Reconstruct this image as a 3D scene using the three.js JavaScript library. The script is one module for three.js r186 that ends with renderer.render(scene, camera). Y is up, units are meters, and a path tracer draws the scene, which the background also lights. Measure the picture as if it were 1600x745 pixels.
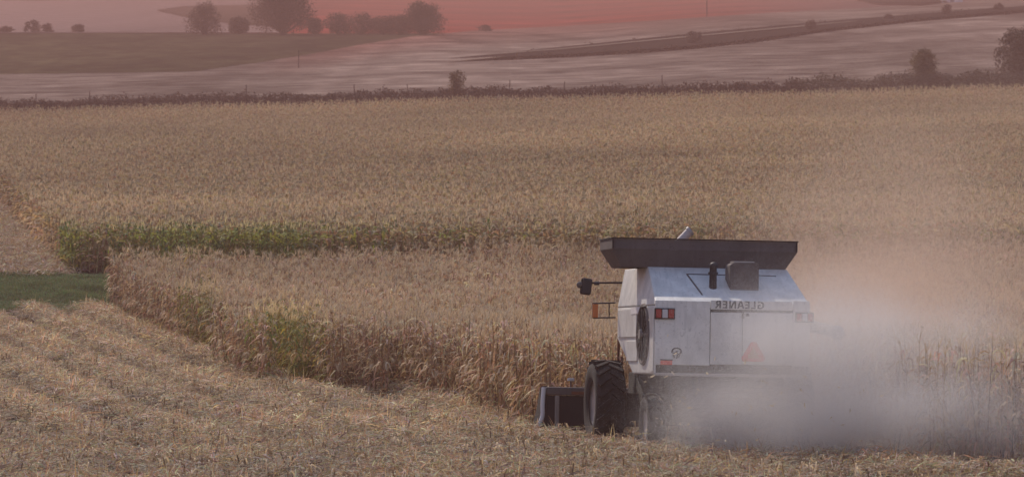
import * as THREE from 'three';
import { RoundedBoxGeometry } from 'three/addons/geometries/RoundedBoxGeometry.js';
import { mergeGeometries, toCreasedNormals } from 'three/addons/utils/BufferGeometryUtils.js';
import { TextGeometry } from 'three/addons/geometries/TextGeometry.js';
import { FontLoader } from 'three/addons/loaders/FontLoader.js';

// ---------------------------------------------------------------- camera, sky, sun, exposure
const F = 6515, HORIZON = 280, EYE = 5;              // focal length and horizon row for a picture 1600 x 745; eye height in metres
const scene = new THREE.Scene();
const camera = new THREE.PerspectiveCamera(2 * Math.atan(372.5 / F) * 180 / Math.PI, 1600 / 745, 1, 8000);
camera.position.set(0, EYE, 0);
camera.setViewOffset(1600, 745, 0, 372.5 - HORIZON, 1600, 745);
camera.updateProjectionMatrix();
camera.focus = 92; camera.userData.fStop = 4.5;
const SUN_AZ = 25 * Math.PI / 180, SUN_EL = 41 * Math.PI / 180;   // ahead of the camera, a little to the left
const sunDir = new THREE.Vector3(-Math.sin(SUN_AZ) * Math.cos(SUN_EL), Math.sin(SUN_EL), -Math.cos(SUN_AZ) * Math.cos(SUN_EL));
{ // hazy autumn air: pale warm horizon, blue overhead, a broad glow round the sun
  const W = 512, H = 256, d = new Float32Array(W * H * 4), v = new THREE.Vector3();
  for (let j = 0; j < H; j++) for (let i = 0; i < W; i++) {
    const up = ((j + 0.5) / H - 0.5) * Math.PI, round = ((i + 0.5) / W - 0.5) * 2 * Math.PI; v.set(Math.cos(round) * Math.cos(up), Math.sin(up), Math.sin(round) * Math.cos(up));
    const y = Math.max(0, v.y), t = Math.pow(1 - y, 2.6), c = Math.max(0, v.dot(sunDir)), glow = 0.5 * Math.pow(c, 6) + 0.8 * Math.pow(c, 40), o = (j * W + i) * 4;
    d[o] = 0.15 + (0.5 - 0.15) * t + glow * 0.85; d[o + 1] = 0.31 + (0.55 - 0.31) * t + glow * 0.75; d[o + 2] = 0.6 + (0.66 - 0.6) * t + glow * 0.62; d[o + 3] = 1;
  }
  const air = new THREE.DataTexture(d, W, H, THREE.RGBAFormat, THREE.FloatType); air.mapping = THREE.EquirectangularReflectionMapping; air.magFilter = THREE.LinearFilter; air.needsUpdate = true;
  scene.background = air; scene.environment = air;
}
const sun = new THREE.DirectionalLight(new THREE.Color(1.0, 0.88, 0.76), 4.0);
sun.name = 'sun'; sun.position.copy(sunDir).multiplyScalar(300).add(new THREE.Vector3(0, 0, -110)); sun.target.position.set(0, 0, -110);
sun.castShadow = true; sun.shadow.mapSize.set(4096, 4096);
Object.assign(sun.shadow.camera, { left: -80, right: 80, top: 110, bottom: -110, near: 1, far: 700 });
scene.add(sun, sun.target);
const renderer = new THREE.WebGLRenderer({ antialias: true });
renderer.setSize(1024, 476);
renderer.shadowMap.enabled = true;
renderer.toneMapping = THREE.LinearToneMapping;
renderer.toneMappingExposure = 1.15;
scene.fog = new THREE.FogExp2(new THREE.Color(1.0, 0.52, 0.41), 0.00076);

// ---------------------------------------------------------------- helpers
function rng(seed) { let s = seed >>> 0; return () => { s = (s + 0x6d2b79f5) >>> 0; let t = Math.imul(s ^ (s >>> 15), 1 | s); t = (t + Math.imul(t ^ (t >>> 7), 61 | t)) ^ t; return ((t ^ (t >>> 14)) >>> 0) / 4294967296; }; }
const gauss = (r) => Math.sqrt(-2 * Math.log(1 - r())) * Math.cos(2 * Math.PI * r());
const lerp = (a, b, t) => a + (b - a) * t, clamp = (x, a, b) => Math.min(b, Math.max(a, x)), smooth = (a, b, x) => { const t = clamp((x - a) / (b - a), 0, 1); return t * t * (3 - 2 * t); };
const used = new Map();
function numbered(n) { const k = used.get(n) ?? 0; used.set(n, k + 1); return k ? n + '_' + String(k).padStart(3, '0') : n; }
function tag(o, label, category, group, kind) { if (label) o.userData.label = label; if (category) o.userData.category = category; if (group) o.userData.group = group; if (kind) o.userData.kind = kind; return o; }
function thing(name, label, category, group) { const g = new THREE.Group(); g.name = numbered(name); scene.add(g); return tag(g, label, category, group); }
function part(name, geometry, material, parent) { const m = new THREE.Mesh(geometry, material); m.name = parent === scene ? numbered(name) : name; m.castShadow = m.receiveShadow = true; parent.add(m); return m; }
function struct(name, geometry, material, label, category) { return tag(part(name, geometry, material, scene), label, category, null, 'structure'); }
const hash = (i, j, s) => { let h = Math.imul(i, 374761393) + Math.imul(j, 668265263) + Math.imul(s, 974634777); h = Math.imul(h ^ (h >>> 13), 1274126177); return ((h ^ (h >>> 16)) >>> 0) / 4294967296; };
function vnoise(x, y, s = 1, wrap = 0) {
  const i = Math.floor(x), j = Math.floor(y), u = x - i, v = y - j, a = u * u * (3 - 2 * u), b = v * v * (3 - 2 * v), w = (k) => wrap ? ((k % wrap) + wrap) % wrap : k;
  return lerp(lerp(hash(w(i), w(j), s), hash(w(i + 1), w(j), s), a), lerp(hash(w(i), w(j + 1), s), hash(w(i + 1), w(j + 1), s), a), b);
}
function fbm(x, y, s = 1, oct = 4, wrap = 0) { let t = 0, a = 0.5, n = 0; for (let k = 0; k < oct; k++) { t += a * vnoise(x, y, s + k, wrap); n += a; a *= 0.5; x *= 2; y *= 2; wrap *= 2; } return t / n; }
function texture(size, f, srgb = true) {   // f(u, v) -> [r, g, b] in 0..1 (display values for colour maps)
  const d = new Uint8Array(size * size * 4);
  for (let j = 0; j < size; j++) for (let i = 0; i < size; i++) { const c = f(i / size, j / size), o = (j * size + i) * 4; for (let k = 0; k < 3; k++) d[o + k] = clamp(c[k], 0, 1) * 255; d[o + 3] = 255; }
  const t = new THREE.DataTexture(d, size, size); t.wrapS = t.wrapT = THREE.RepeatWrapping; t.magFilter = THREE.LinearFilter; t.minFilter = THREE.LinearMipmapLinearFilter; t.needsUpdate = true;
  if (srgb) t.colorSpace = THREE.SRGBColorSpace;
  return t;
}
const grey = (v) => [v, v, v];
function std(r, g, b, rough = 0.9, more = {}) { const m = new THREE.MeshStandardMaterial({ roughness: rough, ...more }); m.color.setRGB(r, g, b); return m; }

// ---------------------------------------------------------------- the lie of the land: row of the ground in the picture by depth, for five columns
const DEPTHS = [5, 20, 40, 55, 70, 84, 90, 97, 110, 130, 155, 167, 200, 300, 430, 447, 600, 800, 1000, 1500, 2500, 4000];
const COLS = [0, 400, 800, 1200, 1600];
const ROWS = [
  [2365, 1094, 1000, 850, 745, 684, 664, 640, 592, 540, 473, 425, 372, 262, 196, 172, 105, 52, 40, 5, -40, -70],
  [2365, 1094, 1005, 850, 745, 685, 666, 645, 606, 546, 475, 426, 371, 256, 188, 163, 98, 52, 38, 5, -40, -70],
  [2365, 1094, 1010, 850, 746, 684, 668, 650, 612, 548, 472, 425, 368, 248, 178, 153, 92, 52, 44, 15, -35, -70],
  [2365, 1094, 1010, 856, 752, 690, 671, 652, 614, 548, 472, 422, 362, 240, 170, 145, 75, 32, 22, 0, -40, -70],
  [2365, 1094, 1015, 862, 756, 697, 677, 656, 616, 548, 472, 420, 355, 230, 160, 133, 60, 14, 2, -20, -45, -70],
];
function pchip(x, y) {
  const n = x.length, h = [], s = [], m = [];
  for (let i = 0; i < n - 1; i++) { h.push(x[i + 1] - x[i]); s.push((y[i + 1] - y[i]) / h[i]); }
  for (let i = 0; i < n; i++) m.push(i === 0 ? s[0] : i === n - 1 ? s[n - 2] : s[i - 1] * s[i] <= 0 ? 0 : (3 * (h[i - 1] + h[i])) / ((2 * h[i] + h[i - 1]) / s[i - 1] + (h[i] + 2 * h[i - 1]) / s[i]));
  return (v) => { if (v <= x[0]) return y[0]; if (v >= x[n - 1]) return y[n - 1]; let i = 0; while (v > x[i + 1]) i++; const t = (v - x[i]) / h[i], t2 = t * t, t3 = t2 * t; return (2 * t3 - 3 * t2 + 1) * y[i] + (t3 - 2 * t2 + t) * h[i] * m[i] + (3 * t2 - 2 * t3) * y[i + 1] + (t3 - t2) * h[i] * m[i + 1]; };
}
const curves = ROWS.map((r) => pchip(DEPTHS.map(Math.log), r));
function rowAt(col, d) { const c = clamp(col, 0, 1599.9) / 400, i = Math.floor(c), t = c - i, L = Math.log(Math.max(d, 5)), s = t * t * (3 - 2 * t); return lerp(curves[i](L), curves[i + 1](L), s); }
function height(X, d) {
  const dd = Math.max(d, 5), col = 800 + F * X / dd;
  let y = EYE - (rowAt(col, dd) - HORIZON) * dd / F;
  if (d < 200) y += (fbm(X * 0.35 + 40, d * 0.35, 3, 3) - 0.5) * 0.16;
  if (d < 160 && d > 40) y += (fbm(X * 0.9 + 11, d * 0.6, 6, 3) - 0.5) * 0.2 + 0.07 * Math.cos((X * Math.cos(0.225) + d * Math.sin(0.225)) * 2 * Math.PI / 2.1) * smooth(74, 86, d + 0.4 * X) * smooth(2, -2, X);
  return y;
}
const colX = (col, d) => (col - 800) / F * d;
function depthAt(col, row) { let a = 5, b = 4000; for (let i = 0; i < 50; i++) { const m = Math.sqrt(a * b); if (rowAt(col, m) > row) a = m; else b = m; } return a; }
function grid(nu, nv, f, uvScale = 1, color) {   // f(i, j) -> [x, y, z]; uv in metres
  const p = [], uv = [], c = [], idx = [];
  for (let j = 0; j <= nv; j++) for (let i = 0; i <= nu; i++) { const q = f(i / nu, j / nv); p.push(...q); uv.push(q[0] * uvScale, q[2] * uvScale); if (color) c.push(...color(q[0], -q[2])); }
  for (let j = 0; j < nv; j++) for (let i = 0; i < nu; i++) { const a = j * (nu + 1) + i, b = a + nu + 1; idx.push(a, a + 1, b, a + 1, b + 1, b); }
  const g = new THREE.BufferGeometry();
  g.setAttribute('position', new THREE.Float32BufferAttribute(p, 3)); g.setAttribute('uv', new THREE.Float32BufferAttribute(uv, 2));
  if (color) g.setAttribute('color', new THREE.Float32BufferAttribute(c, 3));
  g.setIndex(idx); g.computeVertexNormals();
  return g;
}
const track = (pts) => (x) => { if (x <= pts[0][0]) return pts[0][1]; for (let i = 1; i < pts.length; i++) if (x <= pts[i][0]) return lerp(pts[i - 1][1], pts[i][1], (x - pts[i - 1][0]) / (pts[i][0] - pts[i - 1][0])); return pts[pts.length - 1][1]; };

// textures of earth and crops
const soilTex = texture(512, (u, v) => { const n = fbm(u * 16, v * 16, 5, 5, 16), m = fbm(u * 64, v * 64, 15, 3, 64), k = 0.7 + 0.5 * (n - 0.5) + 0.5 * (m - 0.5); return [k, k, k]; });
const soilBump = texture(512, (u, v) => grey(fbm(u * 24, v * 24, 25, 5, 24)), false);
const fieldTex = texture(1024, (u, v) => {                               // fine drilled rows, paler and darker blotches
  const warp = fbm(u * 6, v * 6, 35, 3, 6), rows = fbm(u * 5, v * 90, 37, 2, 0), n = fbm(u * 32, v * 32, 41, 4, 32), big = fbm(u * 4, v * 4, 45, 4, 4);
  return grey(0.74 + 0.62 * (n - 0.5) + 0.2 * (rows - 0.5) + 0.5 * (big - 0.5) + 0.2 * (warp - 0.5));
});
const rep = (t, x, y) => { const c = t.clone(); c.repeat.set(x, y); c.needsUpdate = true; return c; };
function earth(r, g, b, rough = 1, more = {}) { const m = new THREE.MeshPhysicalMaterial({ roughness: rough, specularIntensity: 0.04, ...more }); m.color.setRGB(r, g, b); return m; }
const groundMat = earth(0.085, 0.055, 0.036, 1, { map: rep(soilTex, 1 / 2.3, 1 / 2.3), bumpMap: rep(soilBump, 1 / 1.7, 1 / 1.7), bumpScale: 0.06 });

// near ground: from behind the camera to the hedge bank
{
  const xs = [], ds = [];
  for (let x = -20; x <= 20; x += 0.33) xs.push(x);
  for (let x = 20, s = 0.8; x < 500; s *= 1.16) { x += s; xs.push(x); xs.unshift(-x); }
  for (let d = -150; d < 40; d += 10) ds.push(d);
  for (let d = 40; d < 180; d += 0.4) ds.push(d);
  for (let d = 180; d < 446.9; d += 4) ds.push(d);
  ds.push(447);
  struct('ground', grid(xs.length - 1, ds.length - 1, (u, v) => { const X = xs[Math.round(u * (xs.length - 1))], d = ds[Math.round(v * (ds.length - 1))]; return [X, height(X, d), -d]; }), groundMat, 'brown soil of the cut and standing maize fields', 'ground');
}
// far sheets: between the depth curves a(col) and b(col)
const eCols = [];
for (let c = -5000; c < -200; c += 240) eCols.push(c);
for (let c = -200; c <= 1800; c += 10) eCols.push(c);
for (let c = 2040; c <= 6600; c += 240) eCols.push(c);
function sheet(name, a, b, n, lift, mat, label, category, c0 = -5000, c1 = 6600, color) {
  const cs = eCols.filter((c) => c >= c0 && c <= c1);
  if (cs[0] > c0) cs.unshift(c0);
  return struct(name, grid(cs.length - 1, n, (u, v) => { const c = cs[Math.round(u * (cs.length - 1))], d = Math.exp(lerp(Math.log(a(c)), Math.log(Math.max(b(c), a(c) + 0.01)), v)), X = colX(c, d); return [X, height(X, d) + lift, -d]; }, 1, color), mat, label, category);
}
const edgeRow = track([[-200, 122], [0, 116], [300, 112], [400, 98], [480, 85], [560, 70], [640, 57], [750, 47], [850, 42], [1000, 33], [1200, 20], [1340, 13], [1480, 4], [1600, -2]]);
const lavEdge = (c) => depthAt(clamp(c, -200, 1600), edgeRow(c));
const oliveEdge = (c) => Math.max(lavEdge(c) + 0.5, c < 690 ? depthAt(clamp(c, -200, 1600), 52) : 0);
const lavMat = earth(0.4, 0.295, 0.235, 1, { map: rep(fieldTex, 1 / 90, 1 / 60), vertexColors: true, bumpMap: rep(soilBump, 1 / 9, 1 / 9), bumpScale: 0.25 });
const lavTint = (X, d) => {   // mottled, with a red glow painted into the colour towards the upper edge
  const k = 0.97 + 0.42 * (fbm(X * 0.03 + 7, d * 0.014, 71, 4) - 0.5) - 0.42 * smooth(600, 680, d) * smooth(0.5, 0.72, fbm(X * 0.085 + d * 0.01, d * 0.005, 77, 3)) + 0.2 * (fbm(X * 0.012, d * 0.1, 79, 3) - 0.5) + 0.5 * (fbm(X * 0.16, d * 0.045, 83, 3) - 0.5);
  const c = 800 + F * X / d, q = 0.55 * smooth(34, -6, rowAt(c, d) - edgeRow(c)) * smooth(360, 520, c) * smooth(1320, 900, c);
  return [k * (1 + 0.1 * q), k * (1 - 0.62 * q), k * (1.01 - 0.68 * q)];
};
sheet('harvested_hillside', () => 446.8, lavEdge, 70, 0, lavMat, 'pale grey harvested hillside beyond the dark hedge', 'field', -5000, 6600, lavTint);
sheet('green_hillside', lavEdge, oliveEdge, 24, 0, earth(0.1, 0.083, 0.04, 1, { map: rep(fieldTex, 1 / 70, 1 / 200), bumpMap: rep(soilBump, 1 / 6, 1 / 6), bumpScale: 0.2 }), 'dull olive field below the far trees on the left', 'field', -5000, 700);
const redGlowTint = (X, d) => { const k = 0.92 + 0.4 * (fbm(X * 0.008, d * 0.006, 91, 4) - 0.5), col = 800 + F * X / d, q = Math.max(smooth(980, 1500, col), 0.6 * smooth(420, 150, col)); return [k * lerp(1, 0.6, q), k * lerp(1, 3.6, q), k * lerp(1, 5, q)]; };  // red glow painted into the hill colour, fading out to both sides
sheet('distant_hill', oliveEdge, () => 4300, 60, 0, earth(0.47, 0.055, 0.035, 1, { map: rep(fieldTex, 1 / 300, 1 / 160), vertexColors: true }), 'hazy hill filling the top of the view, a red glow painted into its colour', 'hill', -5000, 6600, redGlowTint);
const strip = (name, lo, hi, c0, c1, n, lift, mat, label, cat) => sheet(name, (c) => depthAt(c, lo(c)), (c) => depthAt(c, hi(c)), n, lift, mat, label, cat, c0, c1);
strip('pale_stubble_field', () => 51.9, track([[-200, -6], [0, 1], [60, 2], [160, -1], [250, -3], [440, -8]]), -200, 440, 30, 0.15, earth(0.52, 0.34, 0.3, 1, { map: rep(fieldTex, 1 / 160, 1 / 40) }), 'pale pink stubble field behind the far left bushes', 'field');
strip('dark_pasture', track([[245, 18], [300, 30], [360, 38], [440, 44]]), track([[245, 17], [290, 11], [440, 8]]), 245, 440, 16, 0.4, earth(0.09, 0.05, 0.03, 1, { map: rep(fieldTex, 1 / 80, 1 / 80) }), 'dark pointed pasture left of the big tree', 'field');
strip('ploughed_patch', track([[1338, 1], [1372, 8], [1440, 9], [1482, 4]]), () => -14, 1338, 1482, 40, 0.6, earth(0.02, 0.008, 0.01, 1, { map: rep(fieldTex, 1 / 60, 1 / 60) }), 'dark red ploughed patch at the top right', 'field');
const ditchLow = track([[700, 97], [800, 93.5], [900, 89], [1000, 83], [1080, 77], [1180, 66], [1296, 49], [1431, 34], [1600, 20], [1760, 8]]), ditchHigh = track([[700, 96.5], [790, 88], [877, 78], [1080, 57], [1262, 40], [1397, 29], [1600, 13], [1760, 2]]);
strip('ditch', ditchLow, ditchHigh, 700, 1760, 44, 0.5, earth(0.035, 0.022, 0.015, 1, { map: rep(soilTex, 1 / 8, 1 / 8) }), 'dark weedy ditch running up the hillside', 'ditch');
strip('farm_track', track([[760, 93], [880, 83.5], [1080, 64], [1262, 46.5], [1340, 39]]), track([[760, 92.4], [880, 82.5], [1080, 62.8], [1262, 45.4], [1340, 38.4]]), 760, 1340, 8, 0.7, earth(0.24, 0.18, 0.14, 1), 'pale farm track along the ditch', 'track');

// ---------------------------------------------------------------- plants
class Strips {   // collects leaf strips, stalk prisms and small faces with a colour per corner
  constructor() { this.p = []; this.c = []; }
  tri(a, b, c, col) { this.p.push(...a, ...b, ...c); for (let i = 0; i < 3; i++) this.c.push(...col); }
  quad(a, b, c, d, col) { this.tri(a, b, c, col); this.tri(a, c, d, col); }
  leaf(base, az, rise, length, width, droop, segs, col, roll = 0) {   // an arching strip: starts at angle rise above level, bends down by droop
    let [x, y, z] = base, el = rise; const cx = Math.cos(az), cz = Math.sin(az), st = length / segs; let prev = null;
    for (let k = 0; k <= segs; k++) {
      const t = k / segs, w = width * 0.5 * (k === segs ? 0.1 : Math.sin(Math.PI * (0.25 + 0.7 * t))), r = roll * t, sx = -cz * Math.cos(r), sy = Math.sin(r), sz = cx * Math.cos(r);
      const A = [x - sx * w, y - sy * w, z - sz * w], B = [x + sx * w, y + sy * w, z + sz * w], kk = 0.88 + 0.24 * t;
      if (prev) this.quad(prev[0], prev[1], B, A, col.map((v) => v * kk));
      prev = [A, B]; x += cx * Math.cos(el) * st; y += Math.sin(el) * st; z += cz * Math.cos(el) * st; el -= droop / segs;
    }
  }
  prism(a, b, r0, r1, col, n = 3) {
    const ring = (q, r) => Array.from({ length: n }, (_, i) => [q[0] + r * Math.cos(i * 2 * Math.PI / n), q[1], q[2] + r * Math.sin(i * 2 * Math.PI / n)]), A = ring(a, r0), B = ring(b, r1);
    for (let i = 0; i < n; i++) { const j = (i + 1) % n; this.quad(A[i], A[j], B[j], B[i], col); }
  }
  build() { const g = new THREE.BufferGeometry(); g.setAttribute('position', new THREE.Float32BufferAttribute(this.p, 3)); g.setAttribute('color', new THREE.Float32BufferAttribute(this.c, 3)); return g; }
}
function leafMaterial(rough = 1, through = 0.4) { const m = new THREE.MeshPhysicalMaterial({ vertexColors: true, roughness: rough, transmission: through, thickness: 0, side: THREE.DoubleSide, specularIntensity: 0.5 }); return m; }
const dryLeaf = leafMaterial(1, 0.42), nearLeaf = leafMaterial(1, 0.26);
const DRY = [[0.47, 0.335, 0.19], [0.36, 0.25, 0.135], [0.6, 0.475, 0.305], [0.25, 0.162, 0.085], [0.43, 0.295, 0.175]];
const DRYSOFT = [[0.5, 0.355, 0.205], [0.44, 0.305, 0.17], [0.54, 0.41, 0.255], [0.38, 0.26, 0.14]];
const GREEN = [[0.16, 0.17, 0.05], [0.1, 0.13, 0.05], [0.3, 0.26, 0.07], [0.2, 0.19, 0.08], [0.36, 0.28, 0.1]];
function maize(seed, h, nLeaf, segs, palette, wide = 1, detail = true) {
  const r = rng(seed), s = new Strips(), az0 = r() * 6.28, lean = [(r() - 0.5) * 0.22, (r() - 0.5) * 0.22], at = (t) => [lean[0] * t * t, h * t, lean[1] * t * t];
  const pick = () => palette[Math.floor(r() * palette.length)].map((v) => v * (0.85 + 0.3 * r()));
  const stem = pick();
  s.prism(at(0), at(0.5), 0.014 * wide, 0.012 * wide, stem); s.prism(at(0.5), at(0.97), 0.012 * wide, 0.006 * wide, stem);
  for (let k = 0; k < nLeaf; k++) {
    const t = 0.1 + 0.84 * (k + r() * 0.6) / nLeaf, broken = r() < (detail ? 0.5 : 0.3);
    s.leaf(at(t), az0 + (k % 2) * Math.PI + (r() - 0.5) * 1.3, broken ? 0.1 - r() : 0.5 + 0.7 * r(), (detail ? 0.26 + 0.3 * r() : 0.42 + 0.34 * r()) * (1 - 0.35 * Math.abs(t - 0.5)), (detail ? 0.03 + 0.028 * r() : 0.05 + 0.03 * r()) * wide, broken ? 0.6 + 0.8 * r() : 1.8 + 1.8 * r(), segs, pick(), (r() - 0.5) * 2.4);
  }
  if (detail) {
    const e = at(0.42 + 0.1 * r()), a = r() * 6.28, c = DRY[2].map((v) => v * 1.1);       // the ear in its dry husk
    s.prism(e, [e[0] + Math.cos(a) * 0.09, e[1] - 0.2, e[2] + Math.sin(a) * 0.09], 0.02, 0.035, c, 4);
    for (let k = 0; k < 2; k++) s.leaf(e, a + (r() - 0.5), -0.4, 0.28, 0.05, 1.2, 2, c, r());
  }
  for (let k = 0; k < (detail ? 5 : 3); k++) s.leaf(at(0.95), r() * 6.28, 0.9 + 0.5 * r(), 0.2 + 0.1 * r(), 0.016 * wide * (detail ? 1 : 2), 0.8, detail ? 2 : 1, DRY[2].map((v) => v * 0.9));   // tassel
  return s.build();
}
function scatter(parent, name, geos, material, spots) {   // spots: [x, y, z, turn, scale, scaleY, tint[3], variant, tiltX, tiltZ]
  const m4 = new THREE.Matrix4(), q = new THREE.Quaternion(), e = new THREE.Euler(), col = new THREE.Color();
  geos.forEach((g, k) => {
    const mine = spots.filter((s) => s[7] === k);
    if (!mine.length) return;
    const im = new THREE.InstancedMesh(g, material, mine.length);
    mine.forEach((s, i) => {
      e.set(s[8] ?? 0, s[3], s[9] ?? 0, 'YXZ');
      im.setMatrixAt(i, m4.compose(new THREE.Vector3(s[0], s[1], s[2]), q.setFromEuler(e), new THREE.Vector3(s[4], s[5], s[4])));
      im.setColorAt(i, col.setRGB(...s[6]));
    });
    im.name = name; im.castShadow = im.receiveShadow = true; im.userData.kind = 'stuff';
    parent.add(im);
  });
}
const inside = (poly, x, y) => { let r = false; for (let i = 0, j = poly.length - 1; i < poly.length; j = i++) { const [a, b] = poly[i], [c, d] = poly[j]; if (b > y !== d > y && x < (c - a) * (y - b) / (d - b) + a) r = !r; } return r; };
const inView = (X, d, m = 130) => { const c = 800 + F * X / d; return c > -m && c < 1600 + m; };
function stuff(name, label, category) { const g = new THREE.Group(); g.name = numbered(name); scene.add(g); return tag(g, label, category, null, 'stuff'); }

// the near maize: a strip with a left flank, a front edge to the machine, the cut swath, and the uncut part right of it (X, depth)
const YAW = 9 * Math.PI / 180, MX = 4.21, MD = 80;
const swath = (lx, fwd) => [MX + lx * Math.cos(YAW) - fwd * Math.sin(YAW), MD + lx * Math.sin(YAW) + fwd * Math.cos(YAW)];   // machine frame -> (X, depth)
const nearPoly = [[-5.1, 109.8], [-6.8, 111.8], [-15.4, 156], [-14.6, 157.5], [60, 157.5], [60, 76.5], swath(3.0, -4.2), swath(2.75, 7.6), swath(-2.8, 7.6), swath(-2.85, 6.8), [-0.1, 93.5], [-1.5, 101.5], [-3.2, 105.5]];
const plantGeos = [...Array(9)].map((_, k) => maize(100 + k, 1.78, 17, 4, DRY));
const greenGeos = [...Array(4)].map((_, k) => maize(140 + k, 1.85, 18, 4, GREEN));
const edgeDist = (X, d) => { let m = 1e9; for (let i = 0, j = nearPoly.length - 1; i < nearPoly.length; j = i++) { const [a, b] = nearPoly[i], [c, e] = nearPoly[j], l2 = (c - a) ** 2 + (e - b) ** 2, t = clamp(((X - a) * (c - a) + (d - b) * (e - b)) / l2, 0, 1); m = Math.min(m, Math.hypot(X - a - t * (c - a), d - b - t * (e - b))); } return m; };
{
  const r = rng(7), dry = [], green = [], ux = -Math.sin(YAW + 0.06), ud = Math.cos(YAW + 0.06);       // rows run along the drive
  for (let row = -60; row < 110; row++) for (let k = 0; k < 620; k++) {
    const a = row * 0.66, b = k * 0.17 + (row % 3) * 0.05, X = a * ud + b * ux + 6 + (r() - 0.5) * 0.16, d = 70 - a * ux + b * ud + (r() - 0.5) * 0.12;
    if (!inside(nearPoly, X, d) || !inView(X, d)) continue;
    const col = 800 + F * X / d, g = fbm(X * 0.25, d * 0.12, 201, 3), light = 0.8 + 0.5 * g + 0.25 * (r() - 0.5), right = d < 92 && X > 5;
    const patch = Math.exp(-((col - 462) ** 2) / 2000 - ((edgeDist(X, d)) ** 2) / 5) * (d < 124 ? 1 : 0), patch2 = 0.55 * Math.exp(-((col - 315) ** 2) / 900 - ((edgeDist(X, d)) ** 2) / 3) * (d > 118 ? 1 : 0);
    const spot = [X, height(X, d) - 0.03, -d, r() * 6.28, 0.95 + 0.2 * r(), (right ? 1.16 : 1 + 0.17 * smooth(-5, 0.5, X) * smooth(6, 1, edgeDist(X, d))) * (0.86 + 0.26 * r()) * (0.95 + 0.12 * fbm(X * 0.5, d * 0.5, 211, 2)), [light, light * 0.97, light * 0.95], 0, (r() - 0.5) * 0.16, (r() - 0.5) * 0.16];
    if (r() < Math.max(patch, patch2) * 1.1) { spot[7] = Math.floor(r() * 4); const y = patch > patch2 ? 1.2 : 0.95; spot[6] = [light * y * 1.05, light * y, light * y * 0.8]; green.push(spot); } else { spot[7] = Math.floor(r() * 9); dry.push(spot); }
  }
  const f = stuff('maize_crop', 'dry tan standing maize that the harvester is cutting into', 'maize crop');
  scatter(f, 'maize_plants', plantGeos, nearLeaf, dry);
  const f2 = stuff('green_maize', 'yellow green maize plants at the near corner of the standing strip', 'maize plants');
  scatter(f2, 'maize_plants', greenGeos, dryLeaf, green);
}
// the far maize: behind the grass lane up to the hedge bank
const farLeft = (d) => -17.8 - (d - 167) * 0.157;
const farGeos = [...Array(6)].map((_, k) => maize(300 + k, 1.9, 8, 3, DRYSOFT, 1.7, false)), farGreen = [...Array(4)].map((_, k) => maize(320 + k, 1.9, 10, 3, GREEN, 1.3, false));
{
  const r = rng(17), dry = [], green = [];
  for (let d = 167; d < 431; d += 0.7 + (d - 167) * 0.0012) {
    for (let X = Math.max(farLeft(d), colX(-130, d)); X < colX(1730, d); X += 0.2 + (d - 167) * 0.0006 + r() * 0.12) {
      const dd = d + (r() - 0.5) * 0.3, g = fbm(X * 0.06, dd * 0.035, 231, 4), band = fbm(3, dd * 0.11, 237, 2), light = 0.62 + 0.55 * g + 0.26 * (band - 0.5) + 0.12 * (r() - 0.5), col = 800 + F * X / d;
      const spot = [X + (r() - 0.5) * 0.1, height(X, dd) - 0.03, -dd, r() * 6.28, 1 + 0.25 * r(), 0.88 + 0.2 * r(), [light, light * 0.96, light * 0.93], 0, (r() - 0.5) * 0.2, (r() - 0.5) * 0.2];
      const greenness = d < 171.5 ? lerp(1.0, 0.16, smooth(260, 780, col)) * (0.5 + fbm(X * 0.3, 4, 241, 2)) : 0.16 * smooth(0.5, 0.72, fbm(X * 0.07, dd * 0.03, 251, 3));
      if (r() < greenness) { spot[7] = Math.floor(r() * 4); spot[6] = d < 171.5 ? [1.1, 1.15, 0.9] : [1, 1, 1]; green.push(spot); } else { spot[7] = Math.floor(r() * 6); dry.push(spot); }
    }
  }
  const f = stuff('far_maize_crop', 'wide dry maize field stretching from the grass lane to the dark hedge', 'maize crop');
  scatter(f, 'maize_plants', farGeos, dryLeaf, dry);
  const f2 = stuff('far_green_maize', 'greener maize plants along the front edge of the far field', 'maize plants');
  scatter(f2, 'maize_plants', farGreen, dryLeaf, green);
}
// cut ground: loose leaves and husks, standing stubs
function litter(seed, n, R, size, palette) {
  const r = rng(seed), s = new Strips();
  for (let k = 0; k < n; k++) {
    const a = r() * 6.28, q = R * Math.sqrt(r()), c = palette[Math.floor(r() * palette.length)].map((v) => v * (0.8 + 0.45 * r())), up = r() < 0.1;
    s.leaf([q * Math.cos(a), (up ? 0.02 : 0.03 + 0.2 * r() * r()) * size, q * Math.sin(a)], r() * 6.28, up ? 0.7 + 0.6 * r() : (r() - 0.35) * 0.8, (0.16 + 0.42 * r() * r()) * size, (0.012 + 0.026 * r() * r()) * size, up ? 1.4 * r() : 0.3 + 1.2 * r(), 3, c, (r() - 0.5) * 3);
  }
  for (let k = 0; k < n / 12; k++) { const a = r() * 6.28, q = R * Math.sqrt(r()), b = [q * Math.cos(a), 0, q * Math.sin(a)]; s.prism(b, [b[0] + (r() - 0.5) * 0.25, (0.05 + 0.12 * r()) * size, b[2] + (r() - 0.5) * 0.25], 0.011, 0.011, palette[Math.floor(r() * palette.length)]); }
  return s.build();
}
const LITTER = [[0.42, 0.315, 0.185], [0.31, 0.225, 0.13], [0.5, 0.4, 0.26], [0.22, 0.15, 0.085], [0.64, 0.55, 0.4], [0.36, 0.26, 0.15]];
const rowCoord = (X, d) => X * Math.cos(0.225) + d * Math.sin(0.225), ROW = 2.1;     // across the old rows, which run along the flank of the standing strip
const grassNear = 153.2, grassFar = 164.6;
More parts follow.
